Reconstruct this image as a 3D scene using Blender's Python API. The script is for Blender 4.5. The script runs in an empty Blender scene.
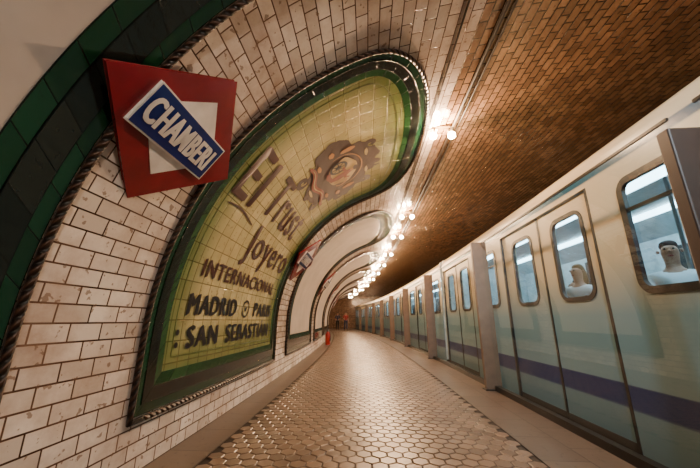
import bpy, bmesh, math, random
from mathutils import Vector, Matrix
random.seed(7)
scene=bpy.context.scene
COL=scene.collection
H=1.2
# ---------------------------------------------------------------- materials
def mat(name, col=(0.5,0.5,0.5), rough=0.5, metal=0.0, emit=None, estr=0, coat=0.0, noise=0.12, nscale=6):
    m=bpy.data.materials.new(name); m.use_nodes=True
    nt=m.node_tree; b=nt.nodes['Principled BSDF']
    b.inputs['Base Color'].default_value=(*col,1)
    b.inputs['Roughness'].default_value=rough
    b.inputs['Metallic'].default_value=metal
    b.inputs['Coat Weight'].default_value=coat
    if emit:
        b.inputs['Emission Color'].default_value=(*emit,1); b.inputs['Emission Strength'].default_value=estr
    elif noise>0:
        tc=nt.nodes.new('ShaderNodeTexCoord'); n=nt.nodes.new('ShaderNodeTexNoise'); n.inputs['Scale'].default_value=nscale
        n.inputs['Detail'].default_value=5
        r=nt.nodes.new('ShaderNodeValToRGB')
        r.color_ramp.elements[0].position=0.3; r.color_ramp.elements[1].position=0.7
        r.color_ramp.elements[0].color=(*[c*(1-noise*1.6) for c in col],1)
        r.color_ramp.elements[1].color=(*[min(1,c*(1+noise)) for c in col],1)
        nt.links.new(tc.outputs['Object'],n.inputs['Vector']); nt.links.new(n.outputs['Fac'],r.inputs['Fac'])
        nt.links.new(r.outputs['Color'],b.inputs['Base Color'])
    return m
def tiles(name,c1,c2,mortar,bw,rh,msize=0.006,rough=0.2,offset=0.5,stain=0.5,stainc=(0.25,0.15,0.08),bump=0.5,smooth=0.3,bias=0.0,attr=None,spec=0.5,wav=0.25):
    m=bpy.data.materials.new(name); m.use_nodes=True
    nt=m.node_tree; N=nt.nodes; L=nt.links; b=N['Principled BSDF']
    uv=N.new('ShaderNodeUVMap'); uv.uv_map='UVMap'
    br=N.new('ShaderNodeTexBrick'); br.offset=offset
    br.inputs['Scale'].default_value=1; br.inputs['Brick Width'].default_value=bw; br.inputs['Row Height'].default_value=rh
    br.inputs['Mortar Size'].default_value=msize; br.inputs['Mortar Smooth'].default_value=smooth; br.inputs['Bias'].default_value=bias
    br.inputs['Color1'].default_value=(*c1,1); br.inputs['Color2'].default_value=(*c2,1); br.inputs['Mortar'].default_value=(*mortar,1)
    L.new(uv.outputs['UV'],br.inputs['Vector'])
    n=N.new('ShaderNodeTexNoise'); n.inputs['Scale'].default_value=1.3; n.inputs['Detail'].default_value=9; n.inputs['Roughness'].default_value=0.7
    L.new(uv.outputs['UV'],n.inputs['Vector'])
    r=N.new('ShaderNodeValToRGB'); r.color_ramp.elements[0].position=0.42; r.color_ramp.elements[1].position=0.68
    r.color_ramp.elements[0].color=(0,0,0,1); r.color_ramp.elements[1].color=(stain,stain,stain,1)
    L.new(n.outputs['Fac'],r.inputs['Fac'])
    mx=N.new('ShaderNodeMixRGB'); mx.inputs['Color2'].default_value=(*stainc,1)
    L.new(r.outputs['Color'],mx.inputs['Fac'])
    src=br.outputs['Color']
    if attr:
        at=N.new('ShaderNodeAttribute'); at.attribute_name=attr[0]
        m2=N.new('ShaderNodeMixRGB'); m2.blend_type='MULTIPLY'; m2.inputs['Fac'].default_value=1
        r2=N.new('ShaderNodeValToRGB'); r2.color_ramp.elements[0].color=(*attr[1],1); r2.color_ramp.elements[1].color=(*attr[2],1)
        r2.color_ramp.interpolation='EASE'
        L.new(at.outputs['Fac'],r2.inputs['Fac']); L.new(src,m2.inputs['Color1']); L.new(r2.outputs['Color'],m2.inputs['Color2'])
        src=m2.outputs['Color']
    L.new(src,mx.inputs['Color1'])
    n2=N.new('ShaderNodeTexNoise'); n2.inputs['Scale'].default_value=14; n2.inputs['Detail'].default_value=3
    L.new(uv.outputs['UV'],n2.inputs['Vector'])
    r3=N.new('ShaderNodeValToRGB'); r3.color_ramp.elements[0].position=0.63; r3.color_ramp.elements[1].position=0.66
    r3.color_ramp.elements[0].color=(0,0,0,1); r3.color_ramp.elements[1].color=(stain,stain,stain,1)
    L.new(n2.outputs['Fac'],r3.inputs['Fac'])
    mx2=N.new('ShaderNodeMixRGB'); mx2.inputs['Color2'].default_value=(*[c*0.6 for c in stainc],1)
    L.new(r3.outputs['Color'],mx2.inputs['Fac']); L.new(mx.outputs['Color'],mx2.inputs['Color1'])
    L.new(mx2.outputs['Color'],b.inputs['Base Color'])
    b.inputs['Roughness'].default_value=rough
    b.inputs['Specular IOR Level'].default_value=spec
    inv=N.new('ShaderNodeMath'); inv.operation='SUBTRACT'; inv.inputs[0].default_value=1
    L.new(br.outputs['Fac'],inv.inputs[1])
    ad=N.new('ShaderNodeMath'); ad.operation='MULTIPLY_ADD'; ad.inputs[1].default_value=wav
    L.new(n2.outputs['Fac'],ad.inputs[0]); L.new(inv.outputs[0],ad.inputs[2])
    bp=N.new('ShaderNodeBump'); bp.inputs['Strength'].default_value=bump; bp.inputs['Distance'].default_value=0.012
    L.new(ad.outputs[0],bp.inputs['Height']); L.new(bp.outputs['Normal'],b.inputs['Normal'])
    return m
def glassmat(name,tint=(0.9,0.95,0.95),refl=0.09,k=0.3):
    m=bpy.data.materials.new(name); m.use_nodes=True
    nt=m.node_tree; N=nt.nodes; L=nt.links; N.remove(N['Principled BSDF']); out=N['Material Output']
    t=N.new('ShaderNodeBsdfTransparent'); t.inputs['Color'].default_value=(*tint,1)
    g=N.new('ShaderNodeBsdfGlossy'); g.inputs['Roughness'].default_value=0.02
    lw=N.new('ShaderNodeLayerWeight'); lw.inputs['Blend'].default_value=0.25
    ma=N.new('ShaderNodeMath'); ma.operation='MULTIPLY_ADD'; ma.inputs[1].default_value=k; ma.inputs[2].default_value=refl
    ma.use_clamp=True
    L.new(lw.outputs['Fresnel'],ma.inputs[0])
    mx=N.new('ShaderNodeMixShader'); L.new(ma.outputs[0],mx.inputs['Fac']); L.new(t.outputs[0],mx.inputs[1]); L.new(g.outputs[0],mx.inputs[2])
    L.new(mx.outputs[0],out.inputs['Surface'])
    return m
M={}
M['wall']=tiles('white_wall_tiles',(0.88,0.81,0.74),(0.58,0.51,0.45),(0.05,0.025,0.016),0.245,0.118,0.0065,0.14,stain=0.7,stainc=(0.30,0.175,0.115),bump=0.8)
M['ceil']=tiles('golden_brown_ceiling_tiles',(0.36,0.215,0.125),(0.18,0.105,0.062),(0.018,0.010,0.006),0.20,0.10,0.009,0.15,stain=0.5,stainc=(0.09,0.045,0.027),bump=1.0,spec=0.9,wav=0.5)
M['green']=tiles('dark_green_tiles',(0.008,0.050,0.022),(0.006,0.030,0.013),(0.003,0.006,0.003),0.27,0.12,0.005,0.12,offset=0,stain=0.2,stainc=(0.02,0.03,0.015))
M['green2']=tiles('mid_green_tiles',(0.022,0.075,0.024),(0.014,0.05,0.017),(0.003,0.012,0.005),0.27,0.12,0.005,0.12,offset=0,stain=0.2,stainc=(0.02,0.03,0.015))
M['black']=tiles('black_tiles',(0.008,0.010,0.008),(0.016,0.018,0.014),(0.001,0.001,0.001),0.27,0.18,0.005,0.12,offset=0,stain=0.2,stainc=(0.02,0.02,0.015))
M['ad']=tiles('yellow_green_mural_tiles',(0.98,0.98,0.98),(0.74,0.77,0.72),(0.34,0.33,0.22),0.2,0.2,0.0065,0.14,offset=0,stain=0.45,stainc=(0.27,0.22,0.08),bump=0.6,
   attr=('edge',(0.16,0.21,0.07),(0.62,0.55,0.31)))
M['plaster']=mat('cream_plaster',(0.43,0.385,0.345),0.7,noise=0.08,nscale=2)
M['lineg']=mat('olive_line',(0.08,0.11,0.02),0.3)
M['letter']=mat('brown_letter_glaze',(0.05,0.010,0.008),0.3)
M['letterk']=mat('black_letter_glaze',(0.008,0.007,0.011),0.3)
M['emb']=mat('emblem_brown',(0.042,0.014,0.008),0.3)
M['embr']=mat('emblem_red',(0.22,0.04,0.02),0.3)
M['embd']=mat('emblem_slate',(0.02,0.03,0.045),0.3)
M['gold']=mat('emblem_gold',(0.42,0.19,0.05),0.3)
M['cream']=mat('emblem_cream',(0.50,0.37,0.17),0.3)
M['red']=mat('red_enamel',(0.20,0.006,0.012),0.25,coat=0.4)
M['white']=mat('white_enamel',(0.76,0.73,0.71),0.3,coat=0.3)
M['blue']=mat('blue_enamel',(0.006,0.017,0.15),0.25,coat=0.4)
M['slab']=tiles('stone_slabs',(0.135,0.097,0.070),(0.10,0.072,0.055),(0.02,0.012,0.008),0.6,0.42,0.006,0.36,offset=0.5,stain=0.5,stainc=(0.06,0.042,0.032),bump=0.3)
M['grout']=mat('dark_grout',(0.022,0.014,0.010),0.7)
M['post']=mat('beige_post_metal',(0.135,0.085,0.055),0.5,metal=0.0)
M['post_shade']=mat('shade_darkened_post_metal',(0.035,0.017,0.012),0.5,metal=0.0)  # darker brown stands in for back-lit shade on the near post
M['rail']=mat('dark_rail_metal',(0.03,0.027,0.024),0.35,metal=0.6)
M['cable']=mat('cable_black',(0.03,0.022,0.016),0.6)
M['glass']=glassmat('screen_glass',(0.95,0.985,0.98),0.01,0.10)
M['tglass']=glassmat('train_window_glass',(0.78,0.90,0.95),0.04,0.15)
M['rubber']=mat('black_rubber',(0.008,0.008,0.008),0.4)
M['under']=mat('underframe_dark',(0.02,0.02,0.02),0.7)
M['ballast']=mat('track_bed',(0.03,0.025,0.02),0.9,noise=0.5,nscale=30)
M['inner']=mat('interior_panel',(0.58,0.66,0.69),0.4)
M['seat']=mat('blue_seat',(0.04,0.12,0.3),0.5)
M['steel']=mat('steel',(0.5,0.5,0.5),0.3,metal=1)
M['tube']=mat('interior_tube',emit=(0.60,0.88,1.0),estr=14)
M['bulb']=mat('warm_bulb',emit=(1.0,0.74,0.42),estr=340)
M['fill_lens']=mat('fill_spot_lens',emit=(0.7,0.92,1.0),estr=40)
M['lampmetal']=mat('lamp_metal',(0.10,0.07,0.04),0.4,metal=0.6)
M['skin']=mat('skin',(0.36,0.18,0.115),0.5,noise=0.04)
M['hair']=mat('dark_hair',(0.02,0.012,0.008),0.6)
M['hair2']=mat('fair_hair',(0.2,0.11,0.04),0.6)
M['shirtw']=mat('white_cotton',(0.7,0.72,0.75),0.8,noise=0.05)
M['shirtr']=mat('dark_red_cotton',(0.22,0.02,0.02),0.8)
M['shirtb']=mat('light_blue_cotton',(0.18,0.3,0.45),0.8)
M['jeans']=mat('dark_denim',(0.025,0.035,0.07),0.8)
M['shoe']=mat('black_leather',(0.01,0.01,0.01),0.4)
M['ext']=mat('red_extinguisher',(0.35,0.012,0.01),0.3)
def ropemat():
    m=bpy.data.materials.new('rope_glaze'); m.use_nodes=True; nt=m.node_tree; N=nt.nodes; L=nt.links; b=N['Principled BSDF']
    uv=N.new('ShaderNodeUVMap'); uv.uv_map='UVMap'
    w=N.new('ShaderNodeTexWave'); w.bands_direction='DIAGONAL'; w.inputs['Scale'].default_value=8.5
    L.new(uv.outputs['UV'],w.inputs['Vector'])
    r=N.new('ShaderNodeValToRGB'); r.color_ramp.elements[0].position=0.35; r.color_ramp.elements[1].position=0.8
    r.color_ramp.elements[0].color=(0.005,0.003,0.002,1); r.color_ramp.elements[1].color=(0.055,0.025,0.014,1)
    L.new(w.outputs['Fac'],r.inputs['Fac']); L.new(r.outputs['Color'],b.inputs['Base Color'])
    bp=N.new('ShaderNodeBump'); bp.inputs['Distance'].default_value=0.02; L.new(w.outputs['Fac'],bp.inputs['Height']); L.new(bp.outputs['Normal'],b.inputs['Normal'])
    b.inputs['Roughness'].default_value=0.4
    return m
M['rope']=ropemat()
def hexmat():
    m=bpy.data.materials.new('hexagon_floor_tiles'); m.use_nodes=True; nt=m.node_tree; N=nt.nodes; L=nt.links; b=N['Principled BSDF']
    at=N.new('ShaderNodeAttribute'); at.attribute_name='tint'
    r=N.new('ShaderNodeValToRGB'); r.color_ramp.elements[0].color=(0.125,0.082,0.055,1); r.color_ramp.elements[1].color=(0.24,0.162,0.11,1)
    L.new(at.outputs['Fac'],r.inputs['Fac'])
    tc=N.new('ShaderNodeTexCoord'); n=N.new('ShaderNodeTexNoise'); n.inputs['Scale'].default_value=2.2; n.inputs['Detail'].default_value=8
    L.new(tc.outputs['Object'],n.inputs['Vector'])
    mx=N.new('ShaderNodeMixRGB'); mx.blend_type='MULTIPLY'; mx.inputs['Fac'].default_value=0.65
    L.new(r.outputs['Color'],mx.inputs['Color1'])
    hs=N.new('ShaderNodeValToRGB'); hs.color_ramp.elements[0].position=0.32; hs.color_ramp.elements[1].position=0.65
    hs.color_ramp.elements[0].color=(0.38,0.34,0.3,1)
    L.new(n.outputs['Fac'],hs.inputs['Fac']); L.new(hs.outputs['Color'],mx.inputs['Color2'])
    L.new(mx.outputs['Color'],b.inputs['Base Color'])
    mr=N.new('ShaderNodeMapRange'); mr.inputs['To Min'].default_value=0.2; mr.inputs['To Max'].default_value=0.48
    L.new(n.outputs['Fac'],mr.inputs['Value']); L.new(mr.outputs['Result'],b.inputs['Roughness'])
    b.inputs['Specular IOR Level'].default_value=0.5
    return m
M['hex']=hexmat()
def trainpaint():
    m=bpy.data.materials.new('train_paint'); m.use_nodes=True; nt=m.node_tree; N=nt.nodes; L=nt.links; b=N['Principled BSDF']
    g=N.new('ShaderNodeNewGeometry'); s=N.new('ShaderNodeSeparateXYZ'); L.new(g.outputs['Position'],s.inputs[0])
    mr=N.new('ShaderNodeMapRange'); mr.inputs['From Min'].default_value=-0.5; mr.inputs['From Max'].default_value=3.5
    L.new(s.outputs['Z'],mr.inputs['Value'])
    r=N.new('ShaderNodeValToRGB'); cr=r.color_ramp; cr.interpolation='LINEAR'
    def p(z): return (z+0.5)/4
    teal=(0.165,0.285,0.34,1); navy=(0.0015,0.026,0.125,1); cream=(0.52,0.42,0.28,1); tb=(0.01,0.07,0.12,1)
    low=(0.12,0.22,0.27,1)
    stops=[(0.0,low),(0.340,low),(0.345,navy),(0.57,navy),(0.575,teal),(1.25,teal),(1.85,cream),(2.78,cream),(2.785,tb),(2.88,tb),(2.885,cream)]
    cr.elements[0].position=p(stops[0][0]); cr.elements[0].color=stops[0][1]
    cr.elements[1].position=p(stops[-1][0]); cr.elements[1].color=stops[-1][1]
    for z,c in stops[1:-1]:
        e=cr.elements.new(p(z)); e.color=c
    L.new(mr.outputs['Result'],r.inputs['Fac']); L.new(r.outputs['Color'],b.inputs['Base Color'])
    b.inputs['Roughness'].default_value=0.3; b.inputs['Specular IOR Level'].default_value=0.3
    return m
M['paint']=trainpaint()
# ---------------------------------------------------------------- helpers
def bend(y): return (y*y/420.0) if y>0 else 0.0
CX,CZ,R=1.12,1.05,3.05
PH1=math.atan(5); S1=CZ+R*PH1
R2=4.5/math.sin(math.atan(0.2)); A2=math.atan(0.2); SM=S1+R2*A2
XS=CX-R*math.cos(PH1); ZS=CZ+R*math.sin(PH1); XM=XS+4.5
def prof(s):
    if s>SM:
        x,z,nx,nz=prof(2*SM-s); return (2*XM-x,z,-nx,nz)
    if s<=CZ: return (CX-R,s,1,0)
    if s<=S1:
        p=(s-CZ)/R; return (CX-R*math.cos(p),CZ+R*math.sin(p),math.cos(p),-math.sin(p))
    a=A2-(s-S1)/R2
    return (XM-R2*math.sin(a), ZS+R2*(math.cos(a)-math.cos(A2)), math.sin(a),-math.cos(a))
def P(y,s,off=0.0):
    x,z,nx,nz=prof(s); return (x+nx*off-bend(y),y,z+nz*off)
def B(x,y,z): return (x-bend(y),y,z)
def setp(o,label=None,cat=None,kind=None,group=None):
    if label:o['label']=label
    if cat:o['category']=cat
    if kind:o['kind']=kind
    if group:o['group']=group
def mk(name,verts,faces,m,parent=None,uv=None,smooth=False,attr=None):
    me=bpy.data.meshes.new(name); 
    org=Vector(parent['_o']) if parent is not None and '_o' in parent else Vector((0,0,0))
    me.from_pydata([tuple(Vector(v)-org) for v in verts],[],faces)
    if uv:
        l=me.uv_layers.new(name='UVMap')
        for lp in me.loops: l.data[lp.index].uv=uv[lp.vertex_index]
    if attr:
        a=me.attributes.new(attr[0],'FLOAT',attr[1])
        for i,v in enumerate(attr[2]): a.data[i].value=v
    if smooth:
        for p in me.polygons:p.use_smooth=True
    me.materials.append(m); me.update()
    o=bpy.data.objects.new(name,me); COL.objects.link(o)
    if parent is not None: o.parent=parent
    return o
def empty(name,loc,label,cat,group=None):
    e=bpy.data.objects.new(name,None); e.empty_display_size=0.1; COL.objects.link(e); e.location=loc
    e['_o']=list(loc); setp(e,label,cat,None,group); return e
def grid(fn,us,vs):
    V=[];F=[];UV=[]
    for u in us:
        for v in vs: V.append(fn(u,v)); UV.append((u,v))
    n=len(vs)
    for i in range(len(us)-1):
        for j in range(n-1): F.append((i*n+j,(i+1)*n+j,(i+1)*n+j+1,i*n+j+1))
    return V,F,UV
def lin(a,b,n): return [a+(b-a)*i/n for i in range(n+1)]
def boxv(x0,x1,y0,y1,z0,z1,b=False):
    f=B if b else (lambda x,y,z:(x,y,z))
    V=[f(x,y,z) for x in(x0,x1) for y in(y0,y1) for z in(z0,z1)]
    F=[(0,1,3,2),(4,6,7,5),(0,4,5,1),(2,3,7,6),(0,2,6,4),(1,5,7,3)]
    return V,F
def bevel(o,w=0.01,seg=2):
    md=o.modifiers.new('bev','BEVEL'); md.width=w; md.segments=seg; md.limit_method='ANGLE'
def merge(lst):
    V=[];F=[]
    for v,f in lst:
        k=len(V); V+=v; F+=[tuple(i+k for i in q) for q in f]
    return V,F
def tube(pts,r,n=8,closed=False,frame=None):
    V=[];F=[];UV=[];L=0
    k=len(pts)
    for i,p in enumerate(pts):
        p=Vector(p); a=Vector(pts[(i-1)%k] if (closed or i>0) else pts[i]); c=Vector(pts[(i+1)%k] if (closed or i<k-1) else pts[i])
        t=(c-a).normalized()
        up=Vector((0,0,1)) if abs(t.z)<0.9 else Vector((1,0,0))
        if frame: up=frame[i]
        s=t.cross(up).normalized(); u=s.cross(t).normalized()
        if i>0:L+=(p-Vector(pts[i-1])).length
        rr=r[i] if isinstance(r,(list,tuple)) else r
        for j in range(n):
            an=2*math.pi*j/n
            V.append(tuple(p+s*math.cos(an)*rr+u*math.sin(an)*rr)); UV.append((L,j*0.02))
    m=k if closed else k-1
    for i in range(m):
        for j in range(n):
            F.append((i*n+j,((i+1)%k)*n+j,((i+1)%k)*n+(j+1)%n,i*n+(j+1)%n))
    if not closed:
        F.append(tuple(range(n))[::-1]); F.append(tuple((k-1)*n+j for j in range(n)))
    return V,F,UV
def textmesh(txt,size=1,shear=0,bold=0,sp=1.08):
    c=bpy.data.curves.new('t','FONT'); c.body=txt; c.size=size; c.shear=shear; c.offset=bold; c.resolution_u=4
    c.space_character=sp
    o=bpy.data.objects.new('t',c); COL.objects.link(o)
    dg=bpy.context.evaluated_depsgraph_get(); dg.update()
    me=bpy.data.meshes.new_from_object(o.evaluated_get(dg))
    V=[tuple(v.co) for v in me.vertices]; F=[tuple(p.vertices) for p in me.polygons]
    bpy.data.objects.remove(o); bpy.data.meshes.remove(me)
    x0=min(v[0] for v in V);x1=max(v[0] for v in V);y0=min(v[1] for v in V);y1=max(v[1] for v in V)
    V=[((v[0]-x0)/(x1-x0),(v[1]-y0)/(y1-y0),v[2]) for v in V]
    return V,F
Y0,Y1=-5.0,46.0
# ---------------------------------------------------------------- shell
us=lin(Y0,Y1,51)
V,F,UV=grid(lambda y,s:P(y,s),us,lin(0,CZ,2)[:-1]+lin(CZ,5.9,54))
o=mk('wall_left',V,F,M['wall'],uv=UV,smooth=True); setp(o,'glazed white brick-tiled vaulted station wall','wall','structure')
V,F,UV=grid(lambda y,s:P(y,s),us,lin(5.9,2*SM-5.9,60))
o=mk('ceiling',V,F,M['ceil'],uv=UV,smooth=True); setp(o,'glossy golden-brown tiled barrel vault ceiling','ceiling','structure')
V,F,UV=grid(lambda y,s:P(y,s),us,lin(2*SM-5.9,2*SM-CZ,40)+[2*SM])
o=mk('wall_right',V,F,M['wall'],uv=UV,smooth=True); setp(o,'white tiled vaulted wall beyond the train','wall','structure')
XE=2.36
ys=lin(Y0,Y1,51)
V,F,_=grid(lambda y,t:B([-2.0,XE,XE][t],y,[-0.012,-0.012,-1.1][t]),ys,[0,1,2])
o=mk('floor',V,F,M['grout']); setp(o,'platform base and edge','floor','structure')
for k,(a,b_) in enumerate([(-1.93,-1.5),(1.5,XE)]):
    V,F,UV=grid(lambda y,x:B(x,y,0.0),ys,[a,b_]); UV=[(u,v-a) for u,v in UV]
    o=mk('floor_strip',V,F,M['slab'],uv=UV); setp(o,'stone paving strip along the platform','floor','structure'); o.name='floor_strip' if k==0 else 'floor_edge'
V,F,UV=grid(lambda y,x:B(x,y,-1.1),ys,[XE,7.7])
o=mk('floor_track',V,F,M['ballast']); setp(o,'dark track bed','floor','structure')
V,F,_=grid(lambda y,t:B([7.7,7.7,12.0][t],y,[-1.1,0,0][t]),ys,[0,1,2])
o=mk('floor_opposite',V,F,M['slab'],uv=[(0,0)]*len(V)); setp(o,'opposite platform','floor','structure')
V=[];F=[];T=[]
ff=3.0/21; rad=ff/math.sqrt(3); dy=rad*1.5; row=0; y=-0.5
while y<Y1-0.2:
    x=-1.5+ff/2+(ff/2 if row%2 else 0)
    while x<1.5-ff/2+0.01:
        k=len(V)
        tx,ty=random.uniform(-0.0013,0.0013),random.uniform(-0.0013,0.0013)
        for rr,z in((rad*0.96,-0.006),(rad*0.85,0.0)):
            for j in range(6):
                a=math.pi/6+j*math.pi/3
                px=x+rr*math.cos(a)
                V.append(B(px,y+rr*math.sin(a),z+tx*math.cos(a)+ty*math.sin(a)))
        F.append(tuple(k+6+j for j in range(6))); 
        t=random.random(); T.append(t)
        for j in range(6):
            F.append((k+j,k+(j+1)%6,k+6+(j+1)%6,k+6+j)); T.append(t*0.3)
        x+=ff
    y+=dy; row+=1
o=mk('floor_tiles',V,F,M['hex'],attr=('tint','FACE',T)); setp(o,'worn glossy brown hexagonal floor tiles','floor','structure')
V,F,UV=grid(lambda y,s:P(Y1,s) if y else B(XM,Y1,0.0),[0,1],lin(0,2*SM,60))
o=mk('wall_end',V,F,M['ceil'],uv=[(v*1.0,u*4) for u,v in UV]); setp(o,'tiled end wall of the station','wall','structure')

# ---------------------------------------------------------------- wall panels
PER=5.06; W2=2.05; SB=0.38; SPR=4.62; RISE=1.05; EX=2.0/2.5
def sgn(v,e): return math.copysign(abs(v)**e,v)
def ring(yc,d):
    w=W2-d; pts=[]
    for s in lin(SB+d,SPR,36)[:-1]: pts.append((yc-w,s))
    for a in lin(math.pi,0,48)[:-1]: pts.append((yc+w*sgn(math.cos(a),EX),SPR+(RISE-d)*sgn(math.sin(a),EX)))
    for s in lin(SPR,SB+d,36)[:-1]: pts.append((yc+w,s))
    for y in lin(yc+w,yc-w,30)[:-1]: pts.append((y,SB+d))
    return pts
def band(name,yc,d0,d1,o0,o1,m,par):
    a=ring(yc,d0);b=ring(yc,d1);n=len(a);V=[];F=[];UV=[];L=0
    for i in range(n+1):
        p=a[i%n];q=b[i%n]
        if i: L+=math.dist(a[i-1],a[i%n])
        V+= [P(*p,0.002),P(*p,o0),P(*q,o1),P(*q,0.002)]
        UV+=[(L,-0.01),(L,0.0),(L,abs(d1-d0)),(L,abs(d1-d0)+0.01)]
    for i in range(n):
        for j in range(3): F.append((4*i+j,4*i+4+j,4*i+5+j,4*i+1+j))
    return mk(name,V,F,m,par,uv=UV)
def panel(yc,par,m,d=0.36,off=0.012,edge=False,name='panel'):
    w=W2-d;V=[];F=[];UV=[];E=[];nr=56
    cols=[-w*math.cos(math.pi*i/48) for i in range(49)]
    for c in cols:
        top=SPR+(RISE-d)*max(0,1-abs(c/w)**2.5)**(1/2.5)
        for j in range(nr+1):
            s=SB+d+(top-SB-d)*j/nr
            V.append(P(yc+c,s,off)); UV.append((yc+c,s))
            dd=min(w-abs(c),s-SB-d,(top-s)*0.8); E.append(min(1,max(0,dd/0.6)))
    for i in range(48):
        for j in range(nr): k=i*(nr+1)+j; F.append((k,k+nr+1,k+nr+2,k+1))
    return mk(name,V,F,m,par,uv=UV,smooth=True,attr=('edge','POINT',E) if edge else None)
def wtext(txt,y0,y1,s0,s1,m,par,shear=0,bold=0.0,label=None,off=0.022,slope=0,fat=0.014):
    v,f=textmesh(txt,1,shear,bold,1.14)
    n=len(v);V=[];F=[]
    for q,d in enumerate((-fat,0,fat)):
        V+=[P(y0+a*(y1-y0)+d,s0+b*(s1-s0)+slope*(a-.5)+(0.4*d if q!=1 else 0),off+0.0008*q) for a,b,c in v]
        F+=[tuple(i+q*n for i in t) for t in f]
    o=mk('lettering',V,F,m,par)
    if label:o['label']=label
    return o
def blob(yc,sc,pts,off):
    n=len(pts); nr=8; V=[P(yc,sc,off)]
    for q in range(1,nr+1): V+=[P(yc+a*q/nr,sc+b*q/nr,off) for a,b in pts]
    F=[]
    for i in range(n):
        j=(i+1)%n
        F.append((0,1+i,1+j))
        for q in range(nr-1): F.append((1+q*n+i,1+(q+1)*n+i,1+(q+1)*n+j,1+q*n+j))
    return (V,F)
def ell(a,b,n=24,x=0,y=0): return [(x+a*math.cos(t),y+b*math.sin(t)) for t in lin(0,2*math.pi,n)[:-1]]
def stroke(pts,w,off,taper=True):
    V=[];F=[];n=len(pts)
    for i,(a,b) in enumerate(pts):
        p=pts[max(0,i-1)];q=pts[min(n-1,i+1)]
        tx,ty=q[0]-p[0],q[1]-p[1];l=math.hypot(tx,ty) or 1
        ww=w*(0.4+0.6*math.sin(math.pi*(i+0.5)/n)) if taper else w
        nx,ny=-ty/l*ww/2,tx/l*ww/2
        V+=[P(a+nx,b+ny,off),P(a-nx,b-ny,off)]
    for i in range(n-1): F.append((2*i,2*i+2,2*i+3,2*i+1))
    return V,F
def spiral(cy,cs,r0,r1,a0,a1,n=24,sy=1,ss=1):
    return [(cy+sy*(r0+(r1-r0)*i/n)*math.cos(a0+(a1-a0)*i/n),cs+ss*(r0+(r1-r0)*i/n)*math.sin(a0+(a1-a0)*i/n)) for i in range(n+1)]
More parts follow.
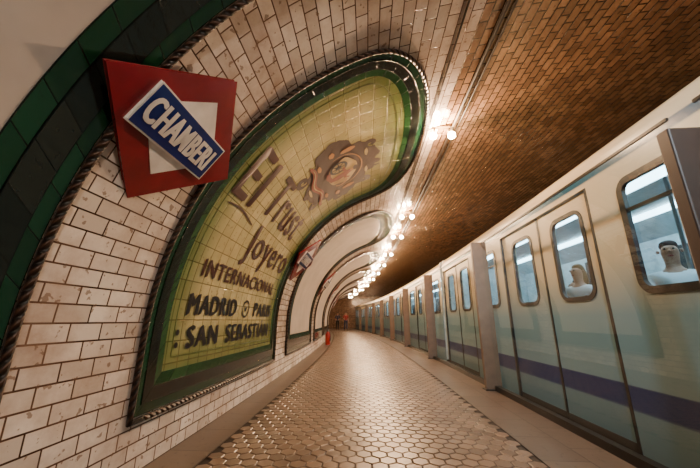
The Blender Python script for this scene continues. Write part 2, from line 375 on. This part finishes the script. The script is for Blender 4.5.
for k in range(-1,8):
    yc=4.65+PER*k
    isad=(k==0)
    loc=P(yc,SB,0)
    e=empty('advertising_mural' if isad else 'blank_wall_panel',loc,
      'arched ceramic advertising mural with yellow-green tiles and green tiled border' if isad else 'arched cream plaster panel with green and black tile border',
      'mural' if isad else 'wall panel', None if isad else 'blank arched wall panels')
    rp=ring(yc,0.03)
    pts=[P(a,b,0.028) for a,b in rp]
    fr=[Vector((prof(b)[2],0,prof(b)[3])) for a,b in rp]
    V,F,UV=tube(pts,0.025,8,True,fr); mk('rope_border',V,F,M['rope'],e,uv=UV,smooth=True)
    if isad:
        band('green_border',yc,0.06,0.14,0.02,0.02,M['green'],e)
        band('black_border',yc,0.14,0.26,0.028,0.028,M['black'],e)
        band('inner_green_border',yc,0.26,0.362,0.022,0.016,M['green2'],e)
    else:
        band('green_border',yc,0.06,0.16,0.02,0.02,M['green'],e)
        band('black_border',yc,0.16,0.34,0.028,0.028,M['black'],e)
        band('inner_green_border',yc,0.34,0.462,0.022,0.016,M['green'],e)
        panel(yc,e,M['plaster'],d=0.46,name='plaster_panel'); continue
    panel(yc,e,M['ad'],edge=True,name='tile_panel')
    band('olive_line',yc,0.47,0.482,0.016,0.016,M['lineg'],e)
    wtext('El',3.10,3.60,2.66,3.34,M['letter'],e,label='large dark red ornamental lettering',fat=0.022)
    wtext('Trust',3.92,5.62,2.74,3.38,M['letter'],e,label='large dark red ornamental lettering',fat=0.02)
    wtext('Joyero',4.1,6.15,1.96,2.60,M['letter'],e,shear=0.05,label='dark red ornamental lettering',fat=0.016)
    wtext('INTERNACIONAL',3.3,6.0,1.68,1.88,M['letter'],e,fat=0.012)
    wtext('MADRID',3.22,4.46,1.26,1.48,M['letterk'],e,fat=0.018)
    wtext('PARIS',5.2,6.12,1.26,1.48,M['letterk'],e,fat=0.018)
    V,F=stroke(spiral(4.83,1.37,0.12,0.12,0,2*math.pi,24),0.028,0.022,False); mk('circle_mark',V,F,M['letterk'],e)
    mk('circle_mark_dot',*blob(4.83,1.37,ell(.04,.04,12),0.022),M['letterk'],e)
    wtext('SAN',3.3,3.98,0.92,1.14,M['letterk'],e,fat=0.018)
    wtext('SEBASTIÁN',4.24,6.08,0.92,1.20,M['letterk'],e,fat=0.018)
    for yy in(3.12,6.24):
        for ss in(0.96,1.08): mk('dot_mark',*blob(yy,ss,ell(.03,.03,10),0.022),M['letterk'],e)
    V,F=stroke([(3.15+0.1*i,2.54+0.04*math.sin(i*0.5)) for i in range(9)],0.03,0.022); mk('flourish',V,F,M['letter'],e)
    # ---- emblem : ornate dark cartouche with seated figure, wheel and harp
    ey,es=4.87,4.17
    out=[]
    for i in range(160):
        a=2*math.pi*i/160; r=0.68+0.035*math.sin(11*a+0.5)+0.045*math.sin(4*a+1)+0.018*math.sin(23*a)
        out.append((r*1.30*math.cos(a),r*1.03*math.sin(a)))
    em=bpy.data.objects.new('emblem',None); COL.objects.link(em); em.parent=e; em['_o']=e['_o']
    curls=[(-0.86,-.02,.16,0,2.6),(.86,-.08,.16,math.pi,-1.6),(-.50,-.66,.13,0,2.2),(.5,-.64,.13,math.pi,-1.6),(.15,.70,.13,0,2.2),(-.5,.60,.13,0,2.2),(.68,.48,.12,math.pi,-1.8)]
    V,F=merge([blob(ey,es,out,0.018)]+[stroke(spiral(ey+a,es+b,0.02,r_,a0,math.pi*a1,30),0.10,0.019) for a,b,r_,a0,a1 in curls])
    mk('emblem_ground',V,F,M['emb'],em)
    for (a,b,w_,h_) in((0,0.06,.40,.29),(-.60,.20,.055,.13),(-.66,-.08,.07,.05),(.63,.14,.055,.13),(.68,-.1,.07,.05),(-.5,-.33,.09,.035),(.5,-.34,.09,.035),(-.30,.52,.11,.03),(.3,.52,.11,.03),(0,-.62,.14,.025)):
        l=blob(ey+a,es+b,[(w_*math.cos(t)*(1+.10*math.sin(5*t)),h_*math.sin(t)) for t in lin(0,2*math.pi,40)[:-1]],0.022)
        mk('emblem_field',l[0],l[1],M['cream'] if w_>.1 else M['gold'],em)
    ps=[stroke(spiral(ey-0.20,es+0.0,0.15,0.15,0,2*math.pi,24),0.045,0.026,False),stroke(spiral(ey-0.20,es+0.0,0.04,0.04,0,2*math.pi,12),0.04,0.026,False)]
    for t in range(4):
        c,s_=math.cos(t*math.pi/4),math.sin(t*math.pi/4); ps.append(stroke([(ey-.20-c*.15,es-s_*.15),(ey-.20+c*.15,es+s_*.15)],0.02,0.026,False))
    V,F=merge(ps); mk('emblem_wheel',V,F,M['embd'],em)
    ps=[stroke([(ey+.08,es-.2),(ey+.12,es-.05),(ey+.1,es+.12),(ey+.06,es+.22)],0.17,0.027),stroke([(ey+.08,es-.18),(ey-.06,es-.22),(ey-.20,es-.20)],0.10,0.0275),
        stroke([(ey+.05,es+.14),(ey-.05,es+.09),(ey-.13,es+.10)],0.06,0.028),stroke([(ey+.12,es+.14),(ey+.22,es+.1),(ey+.28,es+.18)],0.06,0.028)]
    V,F=merge(ps); mk('emblem_figure',V,F,M['embr'],em)
    mk('emblem_head',*blob(ey+.05,es+.27,ell(.06,.065,16),0.03),M['gold'],em)
    mk('emblem_hair',*blob(ey+.04,es+.31,ell(.08,.05,16),0.031),M['emb'],em)
    ps=[stroke(spiral(ey+.31,es+.0,.12,.12,-1.2,2.2,16),.04,.029),stroke([(ey+.22,es-.14),(ey+.27,es+.14)],.03,.029),stroke([(ey+.29,es-.11),(ey+.32,es+.12)],.012,.029),stroke([(ey+.34,es-.08),(ey+.37,es+.10)],.012,.029)]
    V,F=merge(ps); mk('emblem_harp',V,F,M['gold'],em)
    V,F=stroke(spiral(ey,es+.04,0.46,0.46,-0.3,math.pi+0.3,50,1.12,0.86),0.022,0.024); mk('emblem_gilding',V,F,M['gold'],em)
    V,F=stroke([(ey-0.70+0.1*i,es-0.47+0.05*math.sin(i*0.8)) for i in range(15)],0.11,0.025); mk('emblem_ribbon',V,F,M['embr'],em)
    V,F=stroke([(ey-0.60+0.1*i,es-0.47+0.05*math.sin((i+1)*0.8)) for i in range(13)],0.02,0.028); mk('emblem_ribbon_line',V,F,M['cream'],em)

# ---------------------------------------------------------------- station signs
tv,tf=textmesh('CHAMBERI',1,0.0,0.010,1.1)
for k in range(0,7):
    y0=2.0+PER*k
    c=Vector(B(-1.40,y0,2.55))
    up=Vector((0.71,0,0.95)).normalized(); al=Vector((-y0/210.0,1,0)).normalized() if k else Vector((0,1,0))
    nrm=al.cross(up).normalized()
    if nrm.x<0:nrm=-nrm
    e=empty('station_sign',tuple(c),'red and white diamond enamel station sign with blue name bar','sign','station name signs')
    def Q(a,b,o_): return tuple(c+al*a+up*b+nrm*o_)
    def prism(pts,o0,o1):
        n=len(pts); V=[Q(a,b,o0) for a,b in pts]+[Q(a,b,o1) for a,b in pts]
        F=[tuple(range(n)),tuple(range(n,2*n))[::-1]]+[(i,(i+1)%n,n+(i+1)%n,n+i) for i in range(n)]
        return V,F
    ob=mk('diamond_plate',*prism([(-.72,0),(0,-.60),(.72,0),(0,.60)],-0.02,0.012),M['red'],e); bevel(ob,0.006)
    mk('white_diamond',*prism([(-.42,0),(0,-.37),(.42,0),(0,.37)],0.012,0.016),M['white'],e)
    ob=mk('name_bar',*prism([(-.44,-.175),(.40,-.175),(.40,.155),(-.44,.155)],0.012,0.035),M['white'],e); bevel(ob,0.004)
    mk('blue_field',*prism([(-.432,-.167),(.392,-.167),(.392,.147),(-.432,.147)],0.035,0.038),M['blue'],e)
    n_=len(tv); LV=[];LF=[]
    for q,d in enumerate((-.008,0,.008)):
        LV+=[Q(-.40+a*.735+d,-.11+b*.20,0.042+0.0006*q) for a,b,_ in tv]; LF+=[tuple(i+q*n_ for i in t) for t in tf]
    mk('lettering',LV,LF,M['white'],e)
    for a in(-.28,.28): mk('bracket',*prism([(a-.02,-.02),(a+.02,-.02),(a+.02,.02),(a-.02,.02)],-0.14,-0.02),M['lampmetal'],e)

# ---------------------------------------------------------------- conduits and lamps
def szx(x):
    lo,hi=S1-2,SM
    for _ in range(40):
        m=(lo+hi)/2
        if prof(m)[0]<x: lo=m
        else: hi=m
    return lo
for x,rr in((1.38,0.022),(1.47,0.012),(0.98,0.012)):
    s=szx(x)
    V,F,UV=tube([P(y,s,rr+0.012) for y in lin(Y0,Y1-0.1,60)],rr,8)
    o=mk('electrical_conduit',V,F,M['cable'],smooth=True); setp(o,'dark electrical conduit running along the ceiling','conduit',None,'ceiling conduits')
def cyl(c,d,r0,r1,n=14):
    c=Vector(c);d=Vector(d); return tube([tuple(c),tuple(c+d)],[r0,r1],n)[:2]
lampy=[-1.6,4.4,8.4,10.6,13.6,16.4,19.4,22.4,26.4,30.4,35.4,40.4]
for i,y in enumerate(lampy):
    s=szx(1.20); base=Vector(P(y,s,0.0))
    e=empty('ceiling_lamp',tuple(base),'twin warm spotlight fitting on the ceiling conduit','lamp','ceiling spotlights')
    mk('base_plate',*boxv(base.x-0.15,base.x+0.15,base.y-0.04,base.y+0.04,base.z-0.03,base.z+0.02),M['lampmetal'],e)
    for dx in(-0.11,0.11):
        mk('stem',*cyl((base.x+dx,base.y,base.z-0.03),(0,0,-0.07),0.012,0.012),M['lampmetal'],e)
        mk('lamp_shade',*cyl((base.x+dx,base.y+0.02,base.z-0.08),(dx*0.3,-0.03,-0.06),0.02,0.035),M['lampmetal'],e,smooth=True)
        bm=bmesh.new(); bmesh.ops.create_uvsphere(bm,u_segments=12,v_segments=8,radius=0.058)
        me=bpy.data.meshes.new('bulb'); bm.to_mesh(me); bm.free(); me.materials.append(M['bulb'])
        b_=bpy.data.objects.new('bulb',me); COL.objects.link(b_); b_.parent=e; b_.location=(dx*1.3,-0.015,-0.175)
    L=bpy.data.lights.new('lamp_light','POINT'); L.energy=310 if y<12 else 240; L.color=(1.0,0.60,0.34); L.shadow_soft_size=0.05
    if y<0: L.color=(1.0,0.82,0.70); L.energy=350
    if y==8.4: L.energy=150
    lo=bpy.data.objects.new('lamp_light',L); COL.objects.link(lo); lo.parent=e; lo.location=(0,-0.02,-0.20)
for y,ty in((-2.2,3.2),(0.2,6.5),(1.2,12.0)):  # added cool fill spots, kept out of view, to brighten the train side
    s=szx(1.28); base=Vector(P(y,s,0.0)); e=empty('added_train_spot',tuple(base),'added cool fill spot, out of view, brightening the train side','lamp','added fill spots')
    d=(Vector((2.6,ty,0.6))-base).normalized()
    mk('stem',*cyl(base,(0,0,-0.12),0.012,0.012),M['lampmetal'],e)
    c=base+Vector((0,0,-0.14)); mk('lamp_shade',*cyl(c-d*0.08,d*0.2,0.04,0.07),M['lampmetal'],e,smooth=True)
    mk('lens',*cyl(c+d*0.10,d*0.01,0.06,0.06),M['fill_lens'],e)
    L=bpy.data.lights.new('train_fill_light','SPOT'); L.energy=640 if ty<10 else 750; L.color=(0.55,0.84,1.0); L.spot_size=math.radians(60 if ty<10 else 35); L.spot_blend=1.0; L.shadow_soft_size=0.05
    lo=bpy.data.objects.new('train_fill_light',L); COL.objects.link(lo); lo.parent=e; lo.location=c+d*0.16-base
    lo.rotation_euler=d.to_track_quat('-Z','Y').to_euler()

# ---------------------------------------------------------------- glass screen
XG=2.24
posty=[2.1]+[6.25+4.7*i for i in range(8)]
for i,y in enumerate(posty):
    x=XG-bend(y)
    e=empty('screen_post',(x,y,0),('shade-darkened brown' if i==0 else 'beige')+' metal post of the glass platform screen','post','platform screen posts')
    ob=mk('post_body',*boxv(x-0.14,x+0.14,y-0.05,y+0.05,0.0,2.5 if i==0 else 2.7),M['post_shade' if i==0 else 'post'],e); bevel(ob,0.012)
    ob=mk('foot_plate',*boxv(x-0.17,x+0.17,y-0.09,y+0.09,0.0,0.02),M['rail'],e); bevel(ob,0.004)
ends=[-1.5]+posty+[Y1-0.5]
for a,b_ in zip(ends[:-1],ends[1:]):
    ym=(a+b_)/2
    e=empty('glass_screen_panel',(XG-bend(ym),ym,0.0),'clear glass platform screen panel in a dark base rail','glass panel','platform glass screens')
    n=8; G=0.1
    def strip(x0,x1,z0,z1,y0,y1):
        V=[];F=[]
        for y in lin(y0,y1,n):
            V+=[B(x0,y,z0),B(x1,y,z0),B(x1,y,z1),B(x0,y,z1)]
        for q in range(n):
            for j in range(4): F.append((4*q+j,4*q+4+j,4*q+4+(j+1)%4,4*q+(j+1)%4))
        F.append((0,1,2,3));F.append((4*n,4*n+3,4*n+2,4*n+1)); return V,F
    V,F,_=grid(lambda y,z:B(XG+0.03,y,z),lin(a+G,b_-G,n),[0.06,2.66])
    mk('glass_pane',V,F,M['glass'],e)
    mk('base_rail',*strip(XG-0.01,XG+0.07,0.0,0.085,a+G,b_-G),M['rail'],e)
    mk('top_trim',*strip(XG+0.02,XG+0.04,2.655,2.68,a+G,b_-G),M['rail'],e)

# ---------------------------------------------------------------- train
XT=2.60; XB=5.25
def rr_ring(y0,y1,z0,z1,r,m=6):
    pts=[]
    for (cy,cz,a0) in((y1-r,z1-r,0),(y0+r,z1-r,90),(y0+r,z0+r,180),(y1-r,z0+r,270)):
        for j in range(m+1):
            a=math.radians(a0+90*j/m); pts.append((cy+r*math.cos(a),cz+r*math.sin(a)))
    return pts
def rect_ring(y0,y1,z0,z1,inner,m=6):
    pts=[]
    for q,(cy,cz) in enumerate(((y1,z1),(y0,z1),(y0,z0),(y1,z0))):
        for j in range(m+1):
            iy,iz=inner[q*(m+1)+j]
            if j==m//2: pts.append((cy,cz))
            else:
                first=j<m//2
                if (q%2==0)==first: pts.append((cy,iz))
                else: pts.append((iy,cz))
    return pts
def holed(y0,y1,z0,z1,h,x,dep=0.06):
    inn=rr_ring(*h); out=rect_ring(y0,y1,z0,z1,inn); n=len(inn)
    V=[B(x,a,b) for a,b in out]+[B(x,a,b) for a,b in inn]+[B(x+dep,a,b) for a,b in inn]
    F=[]
    for i in range(n):
        j=(i+1)%n
        F.append((i,j,n+j,n+i)); F.append((n+i,n+j,2*n+j,2*n+i))
    return V,F
def framering(h,x,w=0.05,t=0.012):
    y0,y1,z0,z1,r=h
    a=rr_ring(y0-w*.4,y1+w*.4,z0-w*.4,z1+w*.4,r+w*.4); b=rr_ring(y0+w,y1-w,z0+w,z1-w,max(0.02,r-w)); n=len(a)
    V=[B(x,*p) for p in a]+[B(x-t,*p) for p in a]+[B(x-t,*p) for p in b]+[B(x+0.03,*p) for p in b]; F=[]
    for i in range(n):
        j=(i+1)%n
        for q in range(3): F.append((q*n+i,q*n+j,(q+1)*n+j,(q+1)*n+i))
    return V,F
def pane(h,x):
    p=rr_ring(*h); return [B(x,*q) for q in p],[tuple(range(len(p)))]
ZB,ZT=-0.05,2.80
def car(ys,periods):
    ye=ys+periods*4.3
    e=empty('train_car',(3.9-bend((ys+ye)/2),(ys+ye)/2,-1.0),'metro train car, cream and pale blue with navy stripe','train','metro train cars')
    side=[];
    def add(name,VF,m,lab=None,smooth=False):
        o=mk(name,VF[0],VF[1],M[m],e,smooth=smooth)
        if lab:o['label']=lab
        return o
    for p in range(periods):
        y=ys+4.3*p
        h=(y+0.28,y+1.38,1.45,2.58,0.13)
        side.append(holed(y,y+1.8,ZB,ZT,h,XT))
        add('window_frame',framering(h,XT),'rubber')
        add('window_pane',pane(h,XT+0.03),'tglass')
        v=boxv(XT-0.006,XT+0.03,y+0.33,y+1.33,2.25,2.28,True); add('window_bar',v,'rubber')
        side.append(boxv(XT,XT+0.08,y+1.8,y+4.3,2.72,ZT,True))
        side.append(boxv(XT,XT+0.08,y+1.8,y+1.84,ZB,2.72,True)); side.append(boxv(XT,XT+0.08,y+4.26,y+4.3,ZB,2.72,True))
        ymid=y+3.0
        for (a,b_) in((y+1.85,ymid-0.012),(ymid+0.012,y+4.25)):
            cm=(a+b_)/2-0.06
            h=(cm-0.33,cm+0.33,1.44,2.54,0.15)
            o=mk('door_leaf',*holed(a,b_,ZB+0.02,2.71,h,XT+0.035),M['paint'],e)
            mk('window_frame',*framering(h,XT+0.035,0.04),M['rubber'],o)
            mk('window_pane',*pane(h,XT+0.06),M['tglass'],o)
            for c_ in o.children: c_.location=-Vector(e['_o'])
        add('door_seal',boxv(XT+0.025,XT+0.06,ymid-0.02,ymid+0.02,ZB,2.71,True),'rubber')
        add('door_seal',boxv(XT-0.004,XT+0.05,y+1.82,y+1.86,ZB,2.72,True),'rubber')
        add('door_seal',boxv(XT-0.004,XT+0.05,y+4.24,y+4.28,ZB,2.72,True),'rubber')
    V,F=merge(side); add('body_side',(V,F),'paint')
    yy=lin(ys,ye,periods*4)
    pr=[(XT,ZT),(XT,2.95),(XT+0.03,3.04),(XT+0.12,3.12),(XT+0.45,3.24),(XT+0.9,3.30),(3.92,3.32),(XB-0.9,3.30),(XB-0.45,3.24),(XB-0.12,3.12),(XB,2.95),(XB,ZB)]
    V,F,_=grid(lambda y,i:B(pr[i][0],y,pr[i][1]),yy,list(range(len(pr)))); add('roof',(V,F),'paint',smooth=True)
    ip=[(XB-0.06,0.02),(XB-0.06,2.6),(XB-0.5,2.85),(XT+0.5,2.85),(XT+0.1,2.72)]
    V,F,_=grid(lambda y,i:B(ip[i][0],y,ip[i][1]),yy,list(range(len(ip)))); add('interior_lining',(V,F),'inner')
    add('interior_floor',merge([boxv(XT+0.03,XB-0.05,a,b_,-0.05,0.02,True) for a,b_ in zip(yy[:-1],yy[1:])]),'under')
    ends=[]
    for y in(ys,ye-0.05): ends.append(boxv(XT+0.02,XB-0.02,y,y+0.05,0.0,3.1,True))
    for q in ends: add('end_wall',q,'inner')
    add('underframe',merge([boxv(XT+0.12,XB-0.12,a,b_,-0.75,-0.05,True) for a,b_ in zip(yy[:-1],yy[1:])]),'under')
    for xx in(3.35,4.5):
        add('light_strip',merge([boxv(xx-0.08,xx+0.08,a,b_,2.80,2.84,True) for a,b_ in zip(yy[:-1],yy[1:])]),'tube')
    for p in range(periods):
        y=ys+4.3*p
        add('opposite_window',boxv(XB-0.08,XB-0.062,y+0.28,y+1.52,1.45,2.5,True),'rubber')
        add('opposite_window',boxv(XB-0.08,XB-0.062,y+2.4,y+3.7,1.45,2.4,True),'rubber')
        o=add('bench_seat',merge([boxv(XB-0.55,XB-0.08,y+0.1,y+1.7,0.45,0.55,True),boxv(XB-0.16,XB-0.08,y+0.1,y+1.7,0.55,1.2,True),boxv(XB-0.5,XB-0.1,y+0.15,y+1.65,0.02,0.45,True)]),'seat')
        for yq in(y+1.8,y+4.3-0.02):
            c=B(3.5,yq,0.02); add('grab_pole',tube([c,(c[0],c[1],2.82)],0.02,8)[:2],'steel',smooth=True)
    return e
car(-2.5,3); car(10.7,4); car(28.2,4)

# ---------------------------------------------------------------- people
def skinmesh(name,pts,edges,rad,m,parent,root=0,lvl=2):
    me=bpy.data.meshes.new(name); me.from_pydata(pts,edges,[]); me.materials.append(m)
    o=bpy.data.objects.new(name,me); COL.objects.link(o); o.parent=parent
    md=o.modifiers.new('skin','SKIN'); md.use_smooth_shade=True
    for i,v in enumerate(me.skin_vertices[0].data):
        v.radius=(rad[i] if isinstance(rad[i],tuple) else (rad[i],rad[i])); v.use_root=(i==root)
    s=o.modifiers.new('sub','SUBSURF'); s.levels=lvl; s.render_levels=lvl
    return o
def person(loc,rot,scale,shirt,trouser,hair,label,raise_arm=False,stride=0.0,longhair=False):
    e=empty('person',loc,label,'person'); del e['_o']
    e.rotation_euler=(0,0,rot); e.scale=(scale,)*3
    st=stride
    J={'pel':(0,0,0.95),'sp':(0,-0.01,1.12),'ch':(0,0,1.30),'sh':(0,0,1.42),'nk':(0,0.0,1.50),'hb':(0,0.012,1.575),'hm':(0,0.015,1.65),'ht':(0,0.005,1.71),
     'hl':(-0.09,0,0.90),'kl':(-0.10,0.03+st*0.5,0.50),'al':(-0.10,st,0.09),'tl':(-0.11,st+0.13,0.035),
     'hr':(0.09,0,0.90),'kr':(0.10,0.03-st*0.2,0.50),'ar':(0.10,-st,0.09),'tr':(0.11,-st+0.13,0.035),
     'sl':(-0.18,0,1.40),'el':(-0.23,-0.02,1.13),'wl':(-0.25,0.06,0.89),'pl':(-0.25,0.08,0.82),
     'sr':(0.18,0,1.40),'er':(0.23,-0.02,1.13),'wr':(0.25,0.06,0.89),'pr':(0.25,0.08,0.82)}
    if raise_arm: J.update({'er':(0.30,0.12,1.50),'wr':(0.26,0.18,1.74),'pr':(0.25,0.19,1.82)})
    else: J.update({'er':(0.23,0.02,1.14),'wr':(0.20,0.22,1.06),'pr':(0.17,0.30,1.07)})
    K=list(J); E=[('pel','sp'),('sp','ch'),('ch','sh'),('sh','nk'),('nk','hb'),('hb','hm'),('hm','ht'),('pel','hl'),('hl','kl'),('kl','al'),('al','tl'),('pel','hr'),('hr','kr'),('kr','ar'),('ar','tr'),
      ('sh','sl'),('sl','el'),('el','wl'),('wl','pl'),('sh','sr'),('sr','er'),('er','wr'),('wr','pr')]
    rad={'pel':(.13,.10),'sp':(.12,.09),'ch':(.14,.10),'sh':(.10,.07),'nk':.05,'hb':(.06,.07),'hm':(.075,.09),'ht':(.055,.065),
     'hl':.085,'kl':.055,'al':.035,'tl':(.035,.025),'hr':.085,'kr':.055,'ar':.035,'tr':(.035,.025),'sl':.055,'el':.042,'wl':.027,'pl':(.035,.018),'sr':.055,'er':.042,'wr':.027,'pr':(.035,.018)}
    pts=[J[k] for k in K]; ed=[(K.index(a),K.index(b)) for a,b in E]
    body=skinmesh('body',pts,ed,[rad[k] for k in K],M['skin'],e)
    for sx,w,p in((-1,'wl','pl'),(1,'wr','pr')):
        wv=Vector(J[w]);pv=Vector(J[p]);d=(pv-wv).normalized(); side=Vector((0,1,0)) if abs(d.y)<0.7 else Vector((1,0,0))
        side=(side-d*side.dot(d)).normalized(); cur=d.cross(side)*(-sx)
        P0=[tuple(pv)];EE=[];RR=[0.02]
        for fi,(off,ln) in enumerate(((-0.028,.062),(-.010,.075),(.010,.072),(.027,.058))):
            b0=pv+side*off+d*0.02; b1=b0+d*ln*0.55+cur*0.008; b2=b1+d*ln*0.35+cur*0.022
            k=len(P0); P0+= [tuple(b0),tuple(b1),tuple(b2)]; EE+=[(0,k),(k,k+1),(k+1,k+2)]; RR+=[.010,.009,.007]
        b0=pv-side*0.035-d*0.02;b1=b0-side*0.025+d*0.03; k=len(P0); P0+=[tuple(b0),tuple(b1)]; EE+=[(0,k),(k,k+1)]; RR+=[.012,.009]
        skinmesh('hand',P0,EE,RR,M['skin'],body,lvl=1)
    sub=lambda keys,grow,name,m: skinmesh(name,[J[k] for k in keys],[(keys.index(a),keys.index(b)) for a,b in E if a in keys and b in keys],
        [tuple(q+grow for q in (rad[k] if isinstance(rad[k],tuple) else (rad[k],)*2)) for k in keys],m,e)
    sub(['sp','ch','sh','sl','el','sr','er','pel'],0.016,'shirt',shirt)
    sub(['pel','hl','kl','al','hr','kr','ar'],0.014,'trousers',trouser)
    for s_ in(-1,1):
        a=J['al' if s_<0 else 'ar']
        skinmesh('shoe',[(a[0],a[1]-0.05,0.035),(a[0],a[1]+0.05,0.04),(a[0]*1.05,a[1]+0.17,0.03)],[(0,1),(1,2)],[(.04,.03),(.048,.036),(.04,.025)],M['shoe'],e,lvl=1)
    hp=[(0,-0.035,1.665),(0,-0.02,1.72),(0,0.04,1.735)]
    if longhair: hp=[(0,-0.07,1.45),(0,-0.065,1.58)]+hp
    n=len(hp); rr=[(.075,.07)]*n; rr[-1]=(.06,.035)
    skinmesh('hair',hp,[(i,i+1) for i in range(n-1)],rr,hair,e)
    skinmesh('nose',[(0,0.095,1.66),(0,0.115,1.635)],[(0,1)],[.010,.014],M['skin'],e,lvl=1)
    for s_ in(-1,1):
        bm=bmesh.new(); bmesh.ops.create_uvsphere(bm,u_segments=8,v_segments=6,radius=0.011); me=bpy.data.meshes.new('eye'); bm.to_mesh(me); bm.free(); me.materials.append(M['shoe'])
        q=bpy.data.objects.new('eye',me); COL.objects.link(q); q.parent=e; q.location=(s_*0.03,0.093,1.665)
        skinmesh('ear',[(s_*0.08,0.0,1.67),(s_*0.085,-0.005,1.635)],[(0,1)],[.015,.012],M['skin'],e,lvl=1)
    skinmesh('mouth',[(-0.022,0.092,1.60),(0.022,0.092,1.60)],[(0,1)],[.008,.008],M['shirtr'],e,lvl=1)
    return e
SC=1.2
person((0.35-bend(38),38,0),0.3+math.pi,SC,M['shirtr'],M['jeans'],M['hair'],'standing person in a dark red top and dark trousers',stride=0.12)
person((-0.5-bend(39.5),39.5,0),0.1,SC,M['jeans'],M['shoe'],M['hair'],'walking person in dark clothes',stride=0.15)
person((3.25,3.55,0.02),2.4,1.15,M['shirtw'],M['jeans'],M['hair'],'passenger in a white top standing near the window')
person((3.2,5.05,0.02),1.9,1.15,M['shirtw'],M['jeans'],M['hair2'],'passenger with long fair hair in a white top',longhair=True)
person((4.1,6.6,0.02),1.2,1.12,M['shirtb'],M['jeans'],M['hair'],'passenger in a light blue shirt inside the train')

# ---------------------------------------------------------------- fire extinguisher
ex=-1.60-bend(16.4)
e=empty('fire_extinguisher',(ex,16.4,0),'red fire extinguisher standing on the platform beside the wall','fire extinguisher')
V,F,_=tube([(ex,16.4,0.0),(ex,16.4,0.03),(ex,16.4,0.5),(ex,16.4,0.58),(ex,16.4,0.62),(ex,16.4,0.64)],[0.11,0.12,0.12,0.09,0.05,0.03],16)
mk('cylinder_body',V,F,M['ext'],e,smooth=True)
mk('valve_handle',*merge([boxv(ex-0.02,ex+0.02,16.34,16.5,0.68,0.70),boxv(ex-0.02,ex+0.02,16.38,16.42,0.62,0.70)]),M['shoe'],e)
V,F,_=tube([(ex,16.34,0.66),(ex+0.1,16.28,0.62),(ex+0.15,16.28,0.45),(ex+0.13,16.3,0.2)],[0.014,0.014,0.014,0.03],8); mk('hose',V,F,M['shoe'],e,smooth=True)

# ---------------------------------------------------------------- world, camera
w=bpy.data.worlds.new('W'); scene.world=w; w.use_nodes=True
w.node_tree.nodes['Background'].inputs['Color'].default_value=(1.0,0.85,0.7,1); w.node_tree.nodes['Background'].inputs['Strength'].default_value=0.05
cd=bpy.data.cameras.new('cam'); cd.sensor_width=36; cd.lens=16; cd.clip_start=0.05
cam=bpy.data.objects.new('cam',cd); COL.objects.link(cam); cam.location=(0,0,H)
cam.rotation_euler=(math.radians(90+15.45),0,math.radians(3.9)); scene.camera=cam
for o in bpy.data.objects:
    if '_o' in o: del o['_o']
